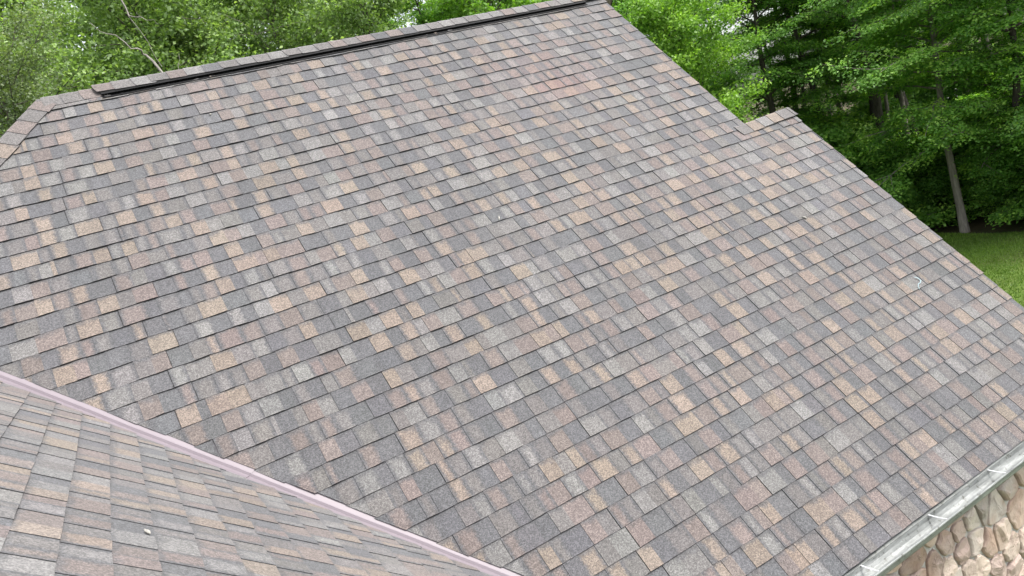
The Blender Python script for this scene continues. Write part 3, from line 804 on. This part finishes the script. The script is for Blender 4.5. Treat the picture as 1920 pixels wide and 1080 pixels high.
# slender boles further in
for i, (key, az, di, sc, lab) in enumerate([
    ('t2', 51.2, 35, 1.0, 'slender grey bole in the wood, right of the stepped ridge'),
    ('t1', 48.9, 36, 1.0, 'dark bole just left of the slender grey one'),
    ('t1', 53.7, 34, 1.05, 'thick dark bole right of the slender grey one'),
    ('t2', 52.8, 38, 1.0, 'thin grey-brown bole right beside the slender grey one'),
    ('t1', 56.6, 34, 1.05, 'dark bole nearest to the pale lawn trunk, on its left'),
    ('t1', 55.1, 36, 1.0, 'dark bole in the wood between two others, up and left of the pale lawn trunk'),
    ('t2', 61.7, 35, 1.0, 'thin grey bole deep in shade near the right picture edge'),
    ('t2', 55.9, 32.5, 1.0, 'thin bole close beside the dark one nearest the pale lawn trunk'),
    ('t2', 54.5, 34, .9, 'thin grey bole between two dark boles at the middle of the right-hand wood'),
    ('t1', 59.7, 35, .9, 'dark bole in shade just right of the pale lawn trunk'),
    ('t2', 49.8, 33, .9, 'thin bole rising from behind the right end of the stepped ridge'),
    ('t1', 45.7, 40, 1.0, 'dark bole behind the bright-leaved tree'),
]): tree(key, az, di, lab, group=BW, scale=sc, leany=0.0)
for i, (az, di) in enumerate([(39, 38), (42.5, 41), (49.6, 44), (51.6, 42), (53.6, 47), (55.3, 44), (57.2, 42), (58.9, 46), (61, 43), (63.6, 41), (66, 38), (44, 50), (52.4, 53), (56.4, 54), (60.2, 53), (64, 50), (68, 44)]):
    tree(('m3', 'm2', 'm3', 't1')[i % 4], az, di, 'background tree deep in the right-hand wood, mostly hidden by nearer ones', group='hidden trees at the back of the right-hand wood', scale=.95 + .1 * math.sin(i * 2.1))
# young growth at the foot of the wood
for i, (key, az, di, sc, lab) in enumerate([
    ('s1', 60.6, 29.6, .85, 'leafy sapling at the lawn edge right of the pale trunk'),
    ('s2', 62.9, 28.4, 1.1, 'low shrub at the lawn edge by the right picture edge'),
    ('s1', 56.2, 31.0, 1.0, 'shrub in shade left of the pale trunk'),
    ('s1', 59.2, 32.0, 1.25, 'tall shrub directly behind the pale trunk'),
    ('s2', 54.3, 30.2, 1.3, 'shrub beside the roof edge above the lawn corner'),
    ('s1', 52.0, 32.5, 1.4, 'shrub beyond the roof edge right of the stepped ridge'),
    ('s1', 49.0, 31.0, 1.5, 'shrub just behind the stepped ridge'),
]): tree(key, az, di, lab, 'shrub', 'shrub', sc, group='shrubs at the foot of the right-hand wood')
for i, (az, di) in enumerate([(50.5, 37), (53.5, 36), (55.5, 38), (58, 36.5), (60.5, 36), (62.5, 33.5), (64.8, 33), (57, 41), (61.5, 40)]):
    tree('s1', az, di, 'undergrowth shrub deep in the shade of the right-hand wood', 'shrub', 'shrub', 1.5, group='undergrowth deep in the right-hand wood')
# behind the long ridge
for (key, az, di, sc, lab) in [
    ('dk', -3.6, 21.0, .95, 'dark dull tree at the left picture edge beside the hip'),
    ('l2', 1.8, 25.5, 1.05, 'fine-leaved tree above the left end of the ridge'),
    ('m2', 4.9, 31.0, 1.05, 'broad-leaved tree behind the one at the left end of the ridge'),
    ('l1', 8.4, 27.0, 1.05, 'rounded green tree behind the bleached dead tree'),
    ('l3', 13.4, 27.5, .98, 'pale green tree above the left third of the black vent'),
    ('l2', 18.0, 28.5, 1.05, 'dense tree above the middle of the black vent, left one'),
    ('dk', 21.3, 31.0, 1.10, 'duller grey-green tree above the middle of the black vent'),
    ('m1', 26.0, 31.0, 1.0, 'darker broad-leaved tree above the right half of the vent'),
    ('br', 31.0, 29.5, 1.12, 'bright yellow-green tree where sky shows above the vent'),
    ('br', 35.0, 36.0, 1.05, 'bright tree with sky around it near the high roof corner'),
]: tree(key, az, di, lab, group=LW, scale=sc)
for i, (key, az, di, sc) in enumerate([('l1', -6, 33, 1.1), ('l2', 3.4, 29, 1.25), ('l3', 2.0, 33, 1.2), ('l3', -1, 35, 1.15), ('l2', 10.5, 36, 1.3), ('l3', 6, 38, 1.2), ('l1', 15.5, 37, 1.15), ('l3', 20, 38, 1.05), ('m1', 23, 40, 1.05), ('m2', 28, 36, 1.1), ('mb', 33.0, 33, 1.12), ('l1', 30, 40, 1.2), ('m1', 32.5, 44, 1.05), ('m3', 37.5, 42, 1.0)]):
    tree(key, az, di, 'background tree behind the long ridge, mostly hidden by nearer ones', group='hidden trees behind the long ridge', scale=sc)

# bleached dead tree leaning over behind the ridge
def ptc(az, el, d_):
    a, e = math.radians(az), math.radians(el); return np.array([math.sin(a) * d_, math.cos(a) * d_, G + math.tan(e) * d_])
def dead(paths, name, label, trunk_base):
    root = np.array(trunk_base, float); o = empty(name, tuple(root)); wood = MB(); br_ = None
    for i, (pts, r0_, r1_) in enumerate(paths):
        mb_ = MB(); P = [p - root for p in pts]
        Q = [P[0]]
        rg = np.random.default_rng(i + 3)
        for a_, b_ in zip(P[:-1], P[1:]):
            Q += [(a_ + b_) / 2 + rg.normal(0, .05, 3), b_]
        mb_.tube(Q, list(np.linspace(r0_ * .55, r1_ * .55, len(Q))), 7)
        link('trunk' if i == 0 else 'limb', None, o) if False else mb_.build('trunk' if i == 0 else 'limb', M_BARK_DEAD, o, smooth=True)
    tag(o, label, 'dead tree')
b1 = np.array([4.6, 22.2, 0])
dead([([b1, ptc(10.4, 4, 22.3), ptc(8.6, 10.0, 22.0), ptc(7.2, 12.3, 21.8)], .11, .06),
      ([ptc(7.2, 12.3, 21.8), ptc(6.7, 12.9, 21.8), ptc(6.5, 13.3, 21.7), ptc(5.9, 13.8, 21.7), ptc(5.0, 14.5, 21.6), ptc(4.3, 15.3, 21.5)], .055, .012),
      ([ptc(7.6, 11.9, 21.8), ptc(7.3, 13.5, 21.8), ptc(6.7, 15.2, 21.8)], .009, .015),
      ([ptc(6.7, 15.2, 21.8), ptc(6.4, 17.2, 21.8), ptc(6.1, 19.0, 21.8)], .03, .06),
      ([ptc(6.7, 15.3, 21.8), ptc(7.4, 15.1, 21.6), ptc(8.1, 14.8, 21.5), ptc(8.3, 14.5, 21.5)], .022, .008),
      ([ptc(7.4, 15.1, 21.6), ptc(7.4, 15.8, 21.6)], .012, .005),
      ([ptc(8.6, 10.4, 22.0), ptc(8.6, 11.8, 22.0), ptc(8.9, 12.5, 22.0)], .02, .006),
      ([ptc(8.6, 11.8, 22.0), ptc(9.2, 11.9, 22.0)], .010, .005)], 'dead_tree', 'bleached bare dead tree with crooked limbs behind the left end of the ridge', b1)
b2 = np.array([-.3, 20.4, 0])
dead([([b2, ptc(-1.0, 4, 20.4), ptc(-1.6, 10, 20.3), ptc(-2.6, 13.5, 20.3)], .06, .03),
      ([ptc(-1.4, 9.5, 20.3), ptc(-.2, 11.6, 20.2), ptc(.8, 12.3, 20.2)], .02, .006),
      ([ptc(-1.5, 9.8, 20.3), ptc(-3.0, 11.0, 20.1), ptc(-4.0, 11.3, 20.1)], .02, .006),
      ([ptc(-1.6, 10.3, 20.3), ptc(-.6, 12.8, 20.2), ptc(.2, 13.6, 20.2)], .018, .006)], 'dead_tree', 'thin bare dead tree by the left picture edge, in front of the dark tree', b2)
